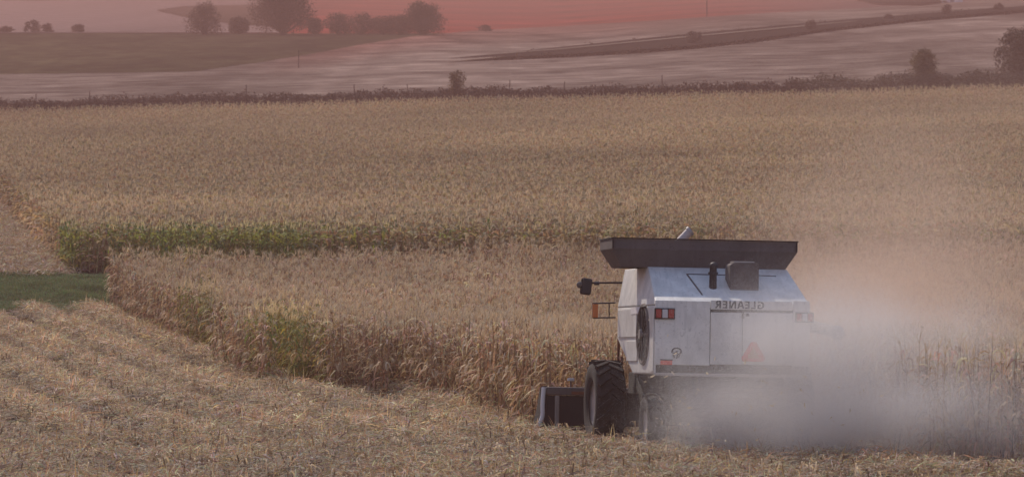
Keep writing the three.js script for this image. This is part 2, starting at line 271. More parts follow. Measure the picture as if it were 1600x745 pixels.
{
  const geos = [...Array(8)].map((_, k) => litter(400 + k, 52, 0.26, 1, LITTER)), r = rng(27), near = [], far = [];
  for (let d = 64; d < 155; d += 0.24) for (let X = colX(-60, d); X < colX(1660, d); X += 0.24) {
    const x = X + (r() - 0.5) * 0.3, dd = d + (r() - 0.5) * 0.3;
    if (inside(nearPoly, x, dd) && edgeDist(x, dd) > 0.8) continue;
    if (dd > grassNear - 1.5 + 2 * fbm(x * 0.4, 9, 271, 2)) continue;
    const c = rowCoord(x, dd), away = smooth(74, 86, dd + 0.4 * x), rowWave = lerp(0.5, 0.5 + 0.5 * Math.cos(c * 2 * Math.PI / ROW + 0.5 * (fbm(x * 0.3, dd * 0.1, 263, 2) - 0.5)), away * smooth(3, -1, x)), g = fbm(x * 0.55, dd * 0.28, 261, 3), keep = 0.42 + 0.6 * smooth(0.3, 0.68, g) + 0.75 * (rowWave - 0.5);
    if (r() > keep) continue;
    const light = 0.26 + 0.52 * g + 0.7 * rowWave + 0.25 * (r() - 0.5);
    near.push([x, height(x, dd) - 0.02, -dd, r() * 6.28, 0.8 + 0.5 * r(), (0.45 + 0.75 * r()) * (0.6 + 0.8 * g) * lerp(1, 0.3 + 1.1 * rowWave, away), [light, light * 0.96, light * 0.95], Math.floor(r() * 8)]);
  }
  const a = stuff('maize_residue', 'loose dry leaves and husks covering the cut foreground', 'crop residue');
  scatter(a, 'loose_leaves', geos, dryLeaf, near);
  for (let d = 165.2; d < 262; d += 0.55) for (let X = colX(-120, d); X < farLeft(d); X += 0.5) {
    const x = X + (r() - 0.5) * 0.4, g = fbm(x * 0.3, d * 0.2, 281, 3), light = 0.68 + 0.4 * g + 0.2 * (r() - 0.5);
    far.push([x, height(x, d) - 0.02, -d, r() * 6.28, 1.5 + r(), 0.8 + 0.8 * r(), [light, light * 0.93, light * 0.9], Math.floor(r() * 8)]);
  }
  const b = stuff('far_residue', 'pale cut stalks beyond the grass lane at the left edge', 'crop residue');
  scatter(b, 'loose_leaves', geos, dryLeaf, far);
  const stubs = [], sg = [...Array(5)].map((_, k) => { const s = new Strips(), q = rng(440 + k), c = LITTER[k % 5]; const t = [(q() - 0.5) * 0.12, 0.13 + 0.16 * q(), (q() - 0.5) * 0.12]; s.prism([0, -0.05, 0], t, 0.014, 0.012, c, 5); for (let i = 0; i < 3; i++) s.leaf([t[0] * 0.6, t[1] * (0.3 + 0.6 * q()), t[2] * 0.6], q() * 6.28, 0.3, 0.15 + 0.25 * q(), 0.035, 2 + q(), 3, LITTER[Math.floor(q() * 5)], q()); return s.build(); });
  for (let row = -80; row < 140; row++) for (let k = 0; k < 560; k++) {
    const c = row * 0.76, b2 = k * 0.19, X = c * Math.cos(0.225) - b2 * Math.sin(0.225) + (r() - 0.5) * 0.1, d = 62 + c * Math.sin(0.225) + b2 * Math.cos(0.225) + (r() - 0.5) * 0.1;
    if (!inView(X, d, 60) || d < 64 || d > 149 || inside(nearPoly, X, d) || r() < 0.68) continue;
    const l = 1.15 + 0.35 * r();
    stubs.push([X, height(X, d), -d, r() * 6.28, 1, 0.7 + 0.5 * r(), [l, l, l], Math.floor(r() * 5), (r() - 0.5) * 0.5, (r() - 0.5) * 0.5]);
  }
  const cS = stuff('cut_stubble', 'short cut maize stalks standing in rows on the foreground', 'stubble');
  scatter(cS, 'cut_stalks', sg, dryLeaf, stubs);
}
// grass lane
{
  const r = rng(37), s = [...Array(4)].map((_, k) => { const t = new Strips(), q = rng(460 + k); for (let i = 0; i < 30; i++) t.leaf([(q() - 0.5) * 0.5, 0, (q() - 0.5) * 0.5], q() * 6.28, 1.0 + 0.4 * q(), 0.14 + 0.16 * q(), 0.02, 1.0, 2, [0.075 + 0.1 * q(), 0.125 + 0.07 * q(), 0.05 + 0.02 * q()]); return t.build(); }), spots = [];
  for (let d = grassNear - 2; d < grassFar + 1; d += 0.28) for (let X = colX(-120, d); X < -12.5; X += 0.28) { const g = 0.5 + 1.1 * fbm(X * 0.25, d * 0.5, 291, 3); spots.push([X + (r() - 0.5) * 0.3, height(X, d), -d, r() * 6.28, 1, 0.4 + 1.0 * r() * fbm(X * 0.6, d * 0.8, 293, 2), [g, g, g], Math.floor(r() * 4)]); }
  const g = stuff('grass_lane', 'green grass lane between the cut field and the far maize', 'grass');
  scatter(g, 'grass_blades', s, leafMaterial(1, 0.3), spots);
  struct('lane_turf', grid(40, 20, (u, v) => { const d = lerp(grassNear - 1.5, grassFar + 0.5, v), X = lerp(-40, -12.8, u); return [X, height(X, d) + 0.03, -d]; }), earth(0.07, 0.085, 0.04, 1, { map: rep(soilTex, 0.4, 0.4) }), 'green turf under the grass lane', 'ground');
}

// ---------------------------------------------------------------- trees, bushes, hedges
const foliage = (r, g, b) => { const m = leafMaterial(1, 0.3); m.color.setRGB(r, g, b); return m; };
const bark = std(0.09, 0.065, 0.05, 1);
function leafCloud(seed, blobs, perBlob, size, tone = [1, 1, 1]) {   // many small leaf faces on the shells of uneven clumps: blobs [x, y, z, rx, ry, rz]
  const r = rng(seed), s = new Strips();
  for (const [bx, by, bz, rx, ry, rz] of blobs) {
    const clump = 0.6 + 0.7 * r();
    for (let k = 0; k < perBlob; k++) {
      const u = 2 * r() - 1, a = r() * 6.28, q = Math.sqrt(1 - u * u), rad = 0.55 + 0.5 * r() + 0.2 * gauss(r) * 0.5, p = [bx + rx * rad * q * Math.cos(a), by + ry * rad * u, bz + rz * rad * q * Math.sin(a)];
      if (p[1] < 0.05) continue;
      const e1 = new THREE.Vector3(gauss(r), gauss(r), gauss(r)).normalize().multiplyScalar(size * (0.6 + 0.8 * r())), e2 = new THREE.Vector3(gauss(r), gauss(r), gauss(r)).normalize().cross(e1).multiplyScalar(0.6), c = clump * (0.75 + 0.5 * r());
      s.quad(p, [p[0] + e1.x * 0.5 + e2.x * 0.5, p[1] + e1.y * 0.5 + e2.y * 0.5, p[2] + e1.z * 0.5 + e2.z * 0.5], [p[0] + e1.x, p[1] + e1.y, p[2] + e1.z], [p[0] + e1.x * 0.5 - e2.x * 0.5, p[1] + e1.y * 0.5 - e2.y * 0.5, p[2] + e1.z * 0.5 - e2.z * 0.5], tone.map((v) => v * c));
    }
  }
  return s.build();
}
function branch(a, b, r0, r1, n = 6) {
  const A = new THREE.Vector3(...a), B = new THREE.Vector3(...b), g = new THREE.CylinderGeometry(r1, r0, A.distanceTo(B), n, 1);
  g.applyQuaternion(new THREE.Quaternion().setFromUnitVectors(new THREE.Vector3(0, 1, 0), B.clone().sub(A).normalize())); g.translate(...A.clone().add(B).multiplyScalar(0.5).toArray());
  return g;
}
// a bush or tree whose foot stands at column, row of the ground (or a depth), w metres wide and h metres tall
function grow(name, label, category, group, col, d, w, h, seed, mat, { shrub = false, n = 16, per = 130, leaf = 0.35, lift = 0 } = {}) {
  const X = colX(col, d), t = thing(name, label, category, group), r = rng(seed); t.position.set(X, height(X, d) + lift, -d);
  const blobs = [], trunk = [], y0 = shrub ? 0.12 * h : 0.22 * h;
  for (let k = 0; k < n; k++) {
    const v = (k + 0.5) / n, yy = lerp(y0, 0.9 * h, v), ring = (shrub ? Math.sqrt(Math.sin(Math.PI * clamp(0.3 + 0.66 * v, 0, 1))) : Math.sin(Math.PI * clamp(0.2 + 0.7 * v, 0, 1))) * w * 0.34, a = k * 2.4 + r(), q = ring * (0.35 + 0.65 * r()), s = w * (0.09 + 0.13 * r());
    blobs.push([q * Math.cos(a), yy, q * Math.sin(a), s * 1.15, Math.min(s, h * 0.17), s * 1.15]);
    trunk.push(branch([0, shrub ? 0 : Math.max(0, yy * 0.45), 0], [q * Math.cos(a), yy, q * Math.sin(a)], w * 0.012, w * 0.004, 4));
  }
  if (!shrub || h > 5) trunk.push(branch([0, -0.3, 0], [0, h * 0.62, 0], w * 0.04, w * 0.015, 8));
  part(shrub && h < 5 ? 'stems' : 'trunk', mergeGeometries(trunk), bark, t);
  part(shrub && h < 5 ? 'foliage' : 'crown', leafCloud(seed + 1, blobs, per, leaf), mat, t);
  return t;
}
const leafDark = foliage(0.05, 0.042, 0.024), leafBrown = foliage(0.085, 0.055, 0.034), leafOlive = foliage(0.12, 0.09, 0.036), leafFar = foliage(0.13, 0.075, 0.05), leafHedge = foliage(0.055, 0.036, 0.024);
const T = (row, col) => depthAt(col, row);
grow('tree', 'tall dark broad tree cut off by the top edge at the upper left', 'tree', null, 442, T(54, 442), 15, 17, 501, leafFar, { shrub: true, n: 64, per: 420, leaf: 0.36 });
grow('tree', 'round dark tree at the right end of the far tree row', 'tree', null, 660, T(54, 660), 10, 6, 503, leafFar, { shrub: true, n: 34, per: 320, leaf: 0.3 });
grow('tree', 'thin hazy tree left of the tall dark tree', 'tree', null, 318, T(54, 318), 9, 6, 505, leafBrown, { shrub: true, n: 24, per: 220, leaf: 0.28 });
for (const [i, [c, w, h]] of [[528, 7, 4.0], [563, 9, 4.0], [598, 8.5, 3.4], [625, 7, 3.7]].entries()) grow('hedge_tree', ['low hazy tree nearest the tall dark tree in the row', 'wide low hazy tree second in the row right of the tall tree', 'low hazy tree third in the row right of the tall tree', 'low hazy tree touching the round tree'][i], 'tree', 'hazy trees in the far row', c, T(54, c), w, h, 510 + i, leafFar, { shrub: true, n: 16, per: 260, leaf: 0.27 });
for (const [i, [c, w, h]] of [[372, 5.5, 3.2], [490, 4, 3]].entries()) grow('scrub_bush', ['low scrub bush at the left foot of the tall dark tree', 'low scrub bush at the right foot of the tall dark tree'][i], 'bush', null, c, T(53, c), w, h, 520 + i, leafBrown, { shrub: true, n: 16, per: 260, leaf: 0.27 });
for (const [i, [c, w, h]] of [[50, 4.4, 2.4], [73, 2.6, 1.8], [122, 3.4, 1.6], [8, 4, 1.2]].entries()) grow('hill_bush', ['rounded hazy bush near the upper left corner', 'small dark bush right beside the rounded hazy bush', 'lone low dark bush on the pale field edge', 'flat bush cut by the left edge of the view'][i], 'bush', null, c, T(51, c), w, h, 530 + i, i === 0 ? leafBrown : leafFar, { shrub: true, n: 12, per: 220, leaf: 0.2 });
grow('hill_bush', 'small lone mound shaped bush on the skyline of the grey hillside', 'bush', null, 758, T(49, 758), 3.8, 1.3, 540, leafFar, { shrub: true, n: 8, per: 90, leaf: 0.3 });
grow('hedge_bush', 'small olive bush rising from the hedge left of centre', 'bush', null, 714, 446, 2.9, 3.1, 550, leafOlive, { shrub: true, n: 16, per: 160, leaf: 0.18 });
grow('hedge_bush', 'upright brown bush above the hedge on the right', 'bush', null, 1445, 450, 4.0, 4.0, 552, leafOlive, { shrub: true, n: 26, per: 260, leaf: 0.2 });
grow('hedge_bush', 'large dark bush cut by the right edge of the view', 'bush', null, 1596, 450, 7.4, 6.0, 554, leafDark, { shrub: true, n: 40, per: 260, leaf: 0.24 });
for (const [i, [c, row, w, h]] of [[1085, 72, 4.5, 2.2], [1268, 50, 2.8, 2.0], [1480, 26, 2.8, 2.2], [1562, 19, 2.6, 1.6], [1390, 33, 2.4, 1.2]].entries()) grow('ditch_bush', ['wide low bush in the ditch above the grain tank', 'small dark bush in the ditch right of the pole', 'bush on the ditch below the white shed', 'bush at the upper end of the ditch by the right edge', 'tiny bush in the ditch between two larger ones'][i], 'bush', null, c, T(row, c), w, h, 560 + i, leafBrown, { shrub: true, n: 12, per: 160, leaf: 0.18 });
function hedge(name, label, c0, c1, d, h, seed, mat, n) {
  const t = thing(name, label, 'hedge'), r = rng(seed), X0 = colX(c0, d), blobs = [], stems = []; t.position.set(X0, height(X0, d), -d);
  for (let k = 0; k < n; k++) { const c = lerp(c0, c1, (k + r()) / n), dd = d + (r() - 0.5) * 2, X = colX(c, dd), hh = h * (0.55 + 0.75 * fbm(k * 0.17, 3, seed, 3)) * (0.8 + 0.3 * r()), s = 0.5 + 0.4 * r(), y = height(X, dd) - height(X0, d); blobs.push([X - X0, y + hh * 0.45, -dd + d, s, hh * 0.55, s]); stems.push(branch([X - X0, y - 0.2, -dd + d], [X - X0 + (r() - 0.5) * 0.6, y + hh * 0.9, -dd + d], 0.03, 0.01, 4)); }
  part('stems', mergeGeometries(stems), bark, t).userData.kind = 'stuff';
  // leaf faces have to clear the hedge's own foot, which follows the bank
  const g = leafCloud(seed + 1, blobs.map((b) => [b[0], b[1] + 100, b[2], b[3], b[4], b[5]]), 90, 0.24); g.translate(0, -100, 0);
  part('foliage', g, mat, t);
}
hedge('hedgerow', 'long low dark hedge between the maize and the grey hillside', -60, 1245, 446, 1.35, 601, leafHedge, 420);
hedge('thicket', 'dark thicket along the field edge below the right hand bushes', 1235, 1680, 447, 1.7, 603, leafDark, 170);
{ // weeds along the ditch
  const t = thing('ditch_weeds', 'dark weeds lining the ditch up the hillside', 'weeds'), r = rng(611), blobs = []; const d0 = T(60, 1100), X0 = colX(1100, d0), Y0 = height(X0, d0); t.position.set(X0, Y0, -d0);
  for (let k = 0; k < 260; k++) { const c = lerp(760, 1690, Math.pow(r(), 0.8)), low = r() < 0.6, row = low ? ditchLow(c) : ditchHigh(c), d = depthAt(c, row + (r() - 0.5) * 2), X = colX(c, d), h = 0.2 + 0.55 * r() * r(); blobs.push([X - X0, height(X, d) - Y0 + h * 0.5 + 100, -d + d0, 0.5 + 0.9 * r(), h, 0.6]); }
  const g = leafCloud(612, blobs, 16, 0.3); g.translate(0, -100, 0); part('foliage', g, leafBrown, t);
}
// fence posts along the hedge
{
  const posts = [[55, 1.9], [137, 2.0], [215, 1.7], [385, 2.1], [555, 2.0], [637, 1.9], [795, 2.0], [880, 1.9], [1035, 2.1], [1396, 2.0]], proto = new THREE.Group(), wood = std(0.1, 0.075, 0.06, 1, { map: soilTex });
  const where = ['leftmost of the fence posts along the hedge', 'second fence post from the left along the hedge', 'third fence post from the left along the hedge', 'leaning fence post below the thin far pole', 'fence post left of the small olive bush', 'fence post just left of the small olive bush', 'fence post right of the small olive bush', 'second fence post right of the small olive bush', 'fence post in the hedge above the grain tank', 'fence post just left of the upright brown bush'];
  part('post', new THREE.CylinderGeometry(0.045, 0.06, 2.2, 7), wood, proto).position.y = 1.0; part('cap', new THREE.ConeGeometry(0.1, 0.14, 7), wood, proto).position.y = 2.16;
  posts.forEach(([c, h], i) => { const o = proto.clone(); o.name = numbered('fence_post'); const X = colX(c, 447.5); o.position.set(X, height(X, 447.5) + (h - 2) * 2 - 0.3, -447.5); o.rotation.z = Math.sin(i * 5.1) * 0.08; tag(o, where[i], 'fence post', 'fence posts along the hedge'); scene.add(o); });
}
function pole(label, c, row, h, r) { const d = T(row, c), X = colX(c, d), t = thing('utility_pole', label, 'pole'), m = std(0.07, 0.05, 0.045, 0.9); t.position.set(X, height(X, d), -d); const p = part('pole', new THREE.CylinderGeometry(r * 0.7, r, h, 8), m, t); p.position.y = h / 2 - 0.3; part('crossarm', new THREE.BoxGeometry(h * 0.2, 0.12, 0.14), m, t).position.set(0, h - 0.8, r + 0.05); for (const s of [-1, 0, 1]) part('insulator', new THREE.CylinderGeometry(0.05, 0.07, 0.2, 6), std(0.3, 0.3, 0.28, 0.3), t).position.set(s * h * 0.085, h - 0.64, r + 0.05); }
pole('tall thin utility pole rising out of the top edge above the grain tank', 1105, 26, 8, 0.14);
{ const d = T(106, 466), X = colX(466, d), t = thing('marker_pole', 'short thin pole standing alone on the left of the grey hillside', 'pole'); t.position.set(X, height(X, d), -d); part('pole', new THREE.CylinderGeometry(0.05, 0.07, 2.4, 7), std(0.06, 0.045, 0.04), t).position.y = 1.1; part('cap', new THREE.SphereGeometry(0.09, 8, 6), std(0.08, 0.06, 0.05), t).position.y = 2.32; }
{ // white shed at the top edge
  const d = T(3.5, 1488), X = colX(1488, d), t = thing('farm_shed', 'small white shed touching the top edge at the right', 'shed'), w = std(0.78, 0.78, 0.8, 0.7), W = 4.2, H = 2.6, D = 5; t.position.set(X, height(X, d), -d); t.rotation.y = 0.2;
  part('wall', new THREE.BoxGeometry(W, H, D), w, t).position.y = H / 2 - 0.1;
  const sh = new THREE.Shape([[-W / 2 - 0.25, 0], [W / 2 + 0.25, 0], [0, 1.2]].map((p) => new THREE.Vector2(...p))), rf = new THREE.ExtrudeGeometry(sh, { depth: D + 0.5, bevelEnabled: false }); rf.translate(0, H - 0.1, -D / 2 - 0.25); part('roof', rf, std(0.2, 0.17, 0.17, 0.8), t);
  part('door', new THREE.BoxGeometry(1.0, 1.9, 0.06), std(0.3, 0.28, 0.28), t).position.set(-0.6, 0.9, D / 2 + 0.03); const wd = part('window', new THREE.BoxGeometry(0.8, 0.7, 0.06), std(0.6, 0.6, 0.6), t); wd.position.set(1.0, 1.4, D / 2 + 0.03); part('pane', new THREE.BoxGeometry(0.66, 0.56, 0.02), std(0.03, 0.03, 0.035, 0.1), wd).position.z = 0.03;
}

// ---------------------------------------------------------------- the harvester
const dirtTex = texture(512, (u, v) => { const n = fbm(u * 7, v * 7, 701, 5, 7), m = fbm(u * 60, v * 60, 711, 3, 60), spot = smooth(0.68, 0.8, m), k = 0.91 + 0.2 * (n - 0.5) - 0.2 * spot * n - 0.07 * smooth(0.55, 0.75, fbm(u * 40, v * 5, 731, 3, 0)) * n; return [k, k * 0.985, k * 0.965]; });
const dirtRough = texture(256, (u, v) => grey(0.5 + 0.4 * fbm(u * 9, v * 9, 721, 4, 9)), false);
const paint = std(0.78, 0.785, 0.765, 0.9, { map: dirtTex, roughnessMap: dirtRough, metalness: 0.15 });
const darkSheet = std(0.15, 0.128, 0.122, 0.85, { map: dirtTex, metalness: 0.1 }), blackSteel = std(0.035, 0.03, 0.03, 1, { map: dirtTex }), galvanised = std(0.5, 0.47, 0.46, 0.6, { map: dirtTex, metalness: 0.3 }), rubber = std(0.035, 0.03, 0.028, 0.95, { map: dirtTex }), paleEdge = std(0.62, 0.6, 0.6, 0.7), dusty = std(0.3, 0.27, 0.25, 1, { map: dirtTex });
const redLens = std(0.35, 0.03, 0.02, 0.25), amber = std(0.55, 0.16, 0.04, 0.3), clearLens = std(0.5, 0.48, 0.48, 0.2), redPlate = std(0.75, 0.06, 0.03, 0.5), ink = std(0.02, 0.02, 0.022, 0.6), rust = std(0.22, 0.08, 0.04, 0.9, { map: dirtTex }), orange = std(0.5, 0.13, 0.04, 0.7);
const M = thing('combine_harvester', 'white combine harvester seen from behind, cutting maize in a cloud of dust', 'combine harvester');
M.rotation.set(-2.5 * Math.PI / 180, YAW, -1.4 * Math.PI / 180, 'YXZ');
M.position.set(MX, height(MX, MD) + 0.02, -MD);
M.updateMatrixWorld(true);
const inv = M.matrixWorld.clone().invert();
function onRear(px, py, z = 0) { const o = new THREE.Vector3(0, EYE, 0), d = new THREE.Vector3((px - 800) / F, (HORIZON - py) / F, -1).transformDirection(inv); o.applyMatrix4(inv); const t = (z - o.z) / d.z; return [o.x + d.x * t, o.y + d.y * t]; }   // where the line of sight meets the plane z of the machine
const mp = (name, g, m, parent = M) => part(name, g, m, parent);
const box = (w, h, d, x, y, z, r = 0.012) => { const g = new RoundedBoxGeometry(w, h, d, 1, Math.min(r, w / 3, h / 3, d / 3)); g.translate(x, y, z); return g; };
function uvBox(g, s = 0.5) { const p = g.attributes.position, n = g.attributes.normal, uv = new Float32Array(p.count * 2); for (let i = 0; i < p.count; i++) { const nx = Math.abs(n.getX(i)), ny = Math.abs(n.getY(i)), nz = Math.abs(n.getZ(i)); const [a, b] = nx > ny && nx > nz ? [p.getZ(i), p.getY(i)] : ny > nz ? [p.getX(i), p.getZ(i)] : [p.getX(i), p.getY(i)]; uv[i * 2] = a * s; uv[i * 2 + 1] = b * s; } g.setAttribute('uv', new THREE.BufferAttribute(uv, 2)); return g; }
function profile(pts, w, bevel = 0.03) { const g = new THREE.ExtrudeGeometry(new THREE.Shape(pts.map((p) => new THREE.Vector2(...p))), { depth: w - 2 * bevel, bevelEnabled: true, bevelThickness: bevel, bevelSize: bevel, bevelOffset: -bevel, bevelSegments: 2 }); g.translate(0, 0, -w / 2 + bevel); g.rotateY(Math.PI / 2); return uvBox(g); }   // profile in (forward, up) swept across the machine
const HW = 1.525;
// lower body with its round screen opening on the left side, hood above
mp('body', profile([[0, 1.5], [0, 2.82], [4, 2.82], [4, 2.2], [2.25, 1.5]], HW * 2, 0.03), paint);
{ const g = profile([[0.0, 2.823], [0.02, 2.88], [1.5, 3.59], [4, 3.59], [4, 2.823]], HW * 2, 0.025), p = g.attributes.position; for (let i = 0; i < p.count; i++) p.setX(i, p.getX(i) * (1 - 0.085 * smooth(2.86, 3.59, p.getY(i)))); mp('engine_hood', toCreasedNormals(g, 0.5), paint); }
// panels on the rear: proud sheets with gaps between
function rearPanel(x0, y0, x1, y1, t = 0.02, name = 'rear_panel', m = paint) { const a = onRear(x0, y0), b = onRear(x1, y1); return mp(name, uvBox(box(b[0] - a[0], a[1] - b[1], t, (a[0] + b[0]) / 2, (a[1] + b[1]) / 2, t / 2 + 0.001, 0.006)), m); }
mp('panel_gap', box(3.0, 1.26, 0.004, 0, 2.16, 0.0005, 0.001), blackSteel);
rearPanel(1024, 469, 1108.3, 571, 0.03); rearPanel(1110.8, 487.8, 1159.2, 570, 0.03); rearPanel(1161.2, 487.8, 1238, 571, 0.03); rearPanel(1110.8, 469, 1238, 485.6, 0.03); rearPanel(1240, 470, 1264, 573, 0.03);
{ const g = mp('sill', uvBox(box(3.06, 0.06, 0.05, 0, 1.5, -0.01)), galvanised); g.name = 'sill'; }
// door latch, pull strap
{ const a = onRear(1161, 491); mp('door_latch', box(0.05, 0.16, 0.03, a[0], a[1], 0.03), darkSheet); const b = onRear(1168, 492); mp('door_latch', box(0.07, 0.06, 0.03, b[0], b[1], 0.03), darkSheet); }
// lamps
function lamp(x0, y0, x1, y1) { const a = onRear(x0, y0), b = onRear(x1, y1), w = b[0] - a[0], h = a[1] - b[1], cx = (a[0] + b[0]) / 2, cy = (a[1] + b[1]) / 2, l = mp('tail_light', box(w, h, 0.05, cx, cy, 0.045), blackSteel); for (const [k, m] of [[-1, redLens], [0, clearLens], [1, redLens]]) mp('lens', box(w * 0.27, h * 0.78, 0.03, cx + k * w * 0.31, cy, 0.075), m, l); }
lamp(1022.5, 481, 1054, 499); lamp(1243, 488, 1271, 504);
{ const a = onRear(1041, 566.5), l = mp('reflector', box(0.23, 0.085, 0.02, a[0], a[1], 0.035), redPlate); mp('reflector_frame', box(0.25, 0.022, 0.03, a[0], a[1] + 0.055, 0.037), ink, l); }
{ // slow vehicle triangle with cut corners
  const a = onRear(1177, 551), s = new THREE.Shape(); [[-0.2, -0.17], [0.2, -0.17], [0.235, -0.11], [0.05, 0.2], [-0.05, 0.2], [-0.235, -0.11]].forEach((p, i) => (i ? s.lineTo(...p) : s.moveTo(...p)));
  const g = new THREE.ExtrudeGeometry(s, { depth: 0.01, bevelEnabled: false }); g.translate(a[0], a[1], 0.04); const t = mp('warning_triangle', g, redPlate); const s2 = new THREE.Shape([[-0.13, -0.11], [0.13, -0.11], [0, 0.115]].map((p) => new THREE.Vector2(...p))), g2 = new THREE.ExtrudeGeometry(s2, { depth: 0.006, bevelEnabled: false }); g2.translate(a[0], a[1], 0.051); mp('triangle_centre', g2, amber, t);
}
{ // round emblem, worn: a broken ring with a few strokes
  const a = onRear(1057, 550.5), e = mp('emblem', (() => { const g = new THREE.TorusGeometry(0.075, 0.014, 6, 22, 4.6); g.rotateZ(-0.9); g.scale(1.15, 0.85, 0.5); g.translate(a[0], a[1] + 0.02, 0.037); return g; })(), ink);
  for (const [x, y, w, h, r] of [[-0.02, 0.0, 0.09, 0.022, 0.6], [0.02, -0.02, 0.07, 0.02, -0.7], [-0.05, -0.075, 0.03, 0.07, 0.4], [0.01, -0.08, 0.025, 0.08, -0.2], [0.05, -0.07, 0.02, 0.06, -0.5]]) { const g = new THREE.BoxGeometry(w, h, 0.006); g.rotateZ(r); g.translate(a[0] + x, a[1] + y, 0.036); mp('emblem_stroke', g, ink, e); }
}
{ // the maker's lettering reads mirrored
  const font = await new FontLoader().loadAsync('fonts/droid/droid_sans_bold.typeface.json'), a = onRear(1117, 481.5), b = onRear(1194, 471), w = b[0] - a[0], h = b[1] - a[1];
  const g = new TextGeometry('GLEANER', { font, size: 1, depth: 0.004, curveSegments: 4, bevelEnabled: false }); g.computeBoundingBox(); const B = g.boundingBox; g.translate(-(B.min.x + B.max.x) / 2, -(B.min.y + B.max.y) / 2, 0);
  g.scale(-w / (B.max.x - B.min.x), h / (B.max.y - B.min.y), 1); const p = g.attributes.position; const flip = (arr, n) => { for (let i = 0; i < arr.length; i += 3 * n) for (let c = 0; c < n; c++) { const t = arr[i + n + c]; arr[i + n + c] = arr[i + 2 * n + c]; arr[i + 2 * n + c] = t; } }; const ng = g.index ? g.toNonIndexed() : g; flip(ng.attributes.position.array, 3); flip(ng.attributes.uv.array, 2); ng.computeVertexNormals();
  ng.translate((a[0] + b[0]) / 2, (a[1] + b[1]) / 2, 0.0325); mp('lettering', ng, ink);
}
// hood fittings: seams, square exhaust box, stack
const hoodPoint = (px, py) => { const n = new THREE.Vector3(0, 1.48, 0.71).normalize(), q = new THREE.Vector3(0, 2.88, -0.02), o = new THREE.Vector3(0, EYE, 0).applyMatrix4(inv), d = new THREE.Vector3((px - 800) / F, (HORIZON - py) / F, -1).transformDirection(inv); return o.addScaledVector(d, q.clone().sub(o).dot(n) / d.dot(n)); };
function bar(a, b, r, m, name, parent = M, n = 8) { return mp(name, branch([a.x, a.y, a.z], [b.x, b.y, b.z], r, r, n), m, parent); }
bar(hoodPoint(1074, 429), hoodPoint(1098, 461), 0.018, darkSheet, 'hood_seam'); bar(hoodPoint(1073, 428.5), hoodPoint(1139, 430), 0.014, ink, 'hood_seam'); bar(hoodPoint(1184, 430.5), hoodPoint(1213, 432), 0.014, ink, 'hood_seam');
{
  const a = hoodPoint(1163, 452), b = onRear(1163, 411, a.z), c = onRear(1140, 440, a.z), d = onRear(1183, 440, a.z), w = d[0] - c[0], h = b[1] - a.y;
  const s = new THREE.Shape(); s.moveTo(-w / 2, -0.12); s.lineTo(w / 2, -0.12); s.lineTo(w / 2, h - 0.03); s.quadraticCurveTo(w * 0.45, h, w * 0.3, h); s.lineTo(-w * 0.25, h); s.quadraticCurveTo(-w * 0.46, h * 0.98, -w / 2, h * 0.88); s.closePath();
  const g = new THREE.ExtrudeGeometry(s, { depth: 0.44, bevelEnabled: true, bevelThickness: 0.02, bevelSize: 0.015, bevelSegments: 2 }); g.translate(a.x, a.y, a.z - 0.42); const e = mp('intake_housing', uvBox(g), darkSheet);
  mp('housing_lid', box(w * 0.75, 0.02, 0.4, a.x, a.y + h + 0.022, a.z - 0.2), galvanised, e);
  const k = hoodPoint(1116, 453), t = onRear(1116, 417, k.z - 0.1), st = mp('exhaust_stack', new THREE.CylinderGeometry(0.07, 0.075, t[1] - k.y + 0.1, 14).translate(k.x, (t[1] + k.y) / 2 - 0.03, k.z - 0.1), blackSteel); mp('rain_cap', new THREE.SphereGeometry(0.085, 12, 8).scale(1, 0.9, 1).translate(k.x + 0.01, t[1] + 0.02, k.z - 0.1), ink, st); mp('stack_collar', new THREE.CylinderGeometry(0.095, 0.095, 0.04, 14).translate(k.x, t[1] - 0.12, k.z - 0.1), ink, st);
}
// left side: round screen, trim strips, service sticker, handle, seam
{
  const X = -HW - 0.002, zc = -1.16, yc = 2.27, R = 0.56;
  const ring = new THREE.TorusGeometry(R, 0.045, 8, 40); ring.rotateY(Math.PI / 2); ring.translate(X, yc, zc); const sc = mp('rotary_screen', ring, darkSheet);
  const disc = new THREE.CylinderGeometry(R, R, 0.03, 40); disc.rotateZ(Math.PI / 2); disc.translate(X - 0.012, yc, zc); mp('screen_mesh', disc, std(0.035, 0.028, 0.025, 0.9, { map: soilTex }), sc);
  for (let k = 0; k < 12; k++) { const a = k * Math.PI / 6, g = new THREE.BoxGeometry(0.03, R * 0.9, 0.03); g.translate(0, R * 0.48, 0); g.rotateX(a); g.translate(X - 0.03, yc, zc); mp('screen_spoke', g, k % 3 ? blackSteel : darkSheet, sc); }
  const hub = new THREE.CylinderGeometry(0.09, 0.11, 0.08, 16); hub.rotateZ(Math.PI / 2); hub.translate(X - 0.05, yc, zc); mp('screen_hub', hub, dusty, sc);
  mp('side_panel', uvBox(box(0.02, 1.22, 0.36, X - 0.01, 2.16, -0.24, 0.006)), paint); mp('side_panel', uvBox(box(0.02, 0.55, 2.0, X - 0.01, 2.5, -2.85, 0.006)), paint); mp('side_panel', uvBox(box(0.02, 0.4, 1.1, X - 0.01, 1.95, -2.3, 0.006)), paint);
  mp('sticker', box(0.006, 0.14, 1.0, X - 0.024, 2.74, -1.9, 0.002), std(0.75, 0.72, 0.7, 0.6)); mp('side_handle', box(0.03, 0.03, 0.5, X - 0.04, 2.8, -1.05), ink);
  mp('ladder_rail', box(0.05, 0.9, 0.06, X + 0.05, 1.75, -4.1), rust); mp('ladder_rail', box(0.05, 0.5, 0.3, X + 0.08, 1.6, -4.0), rust);
}
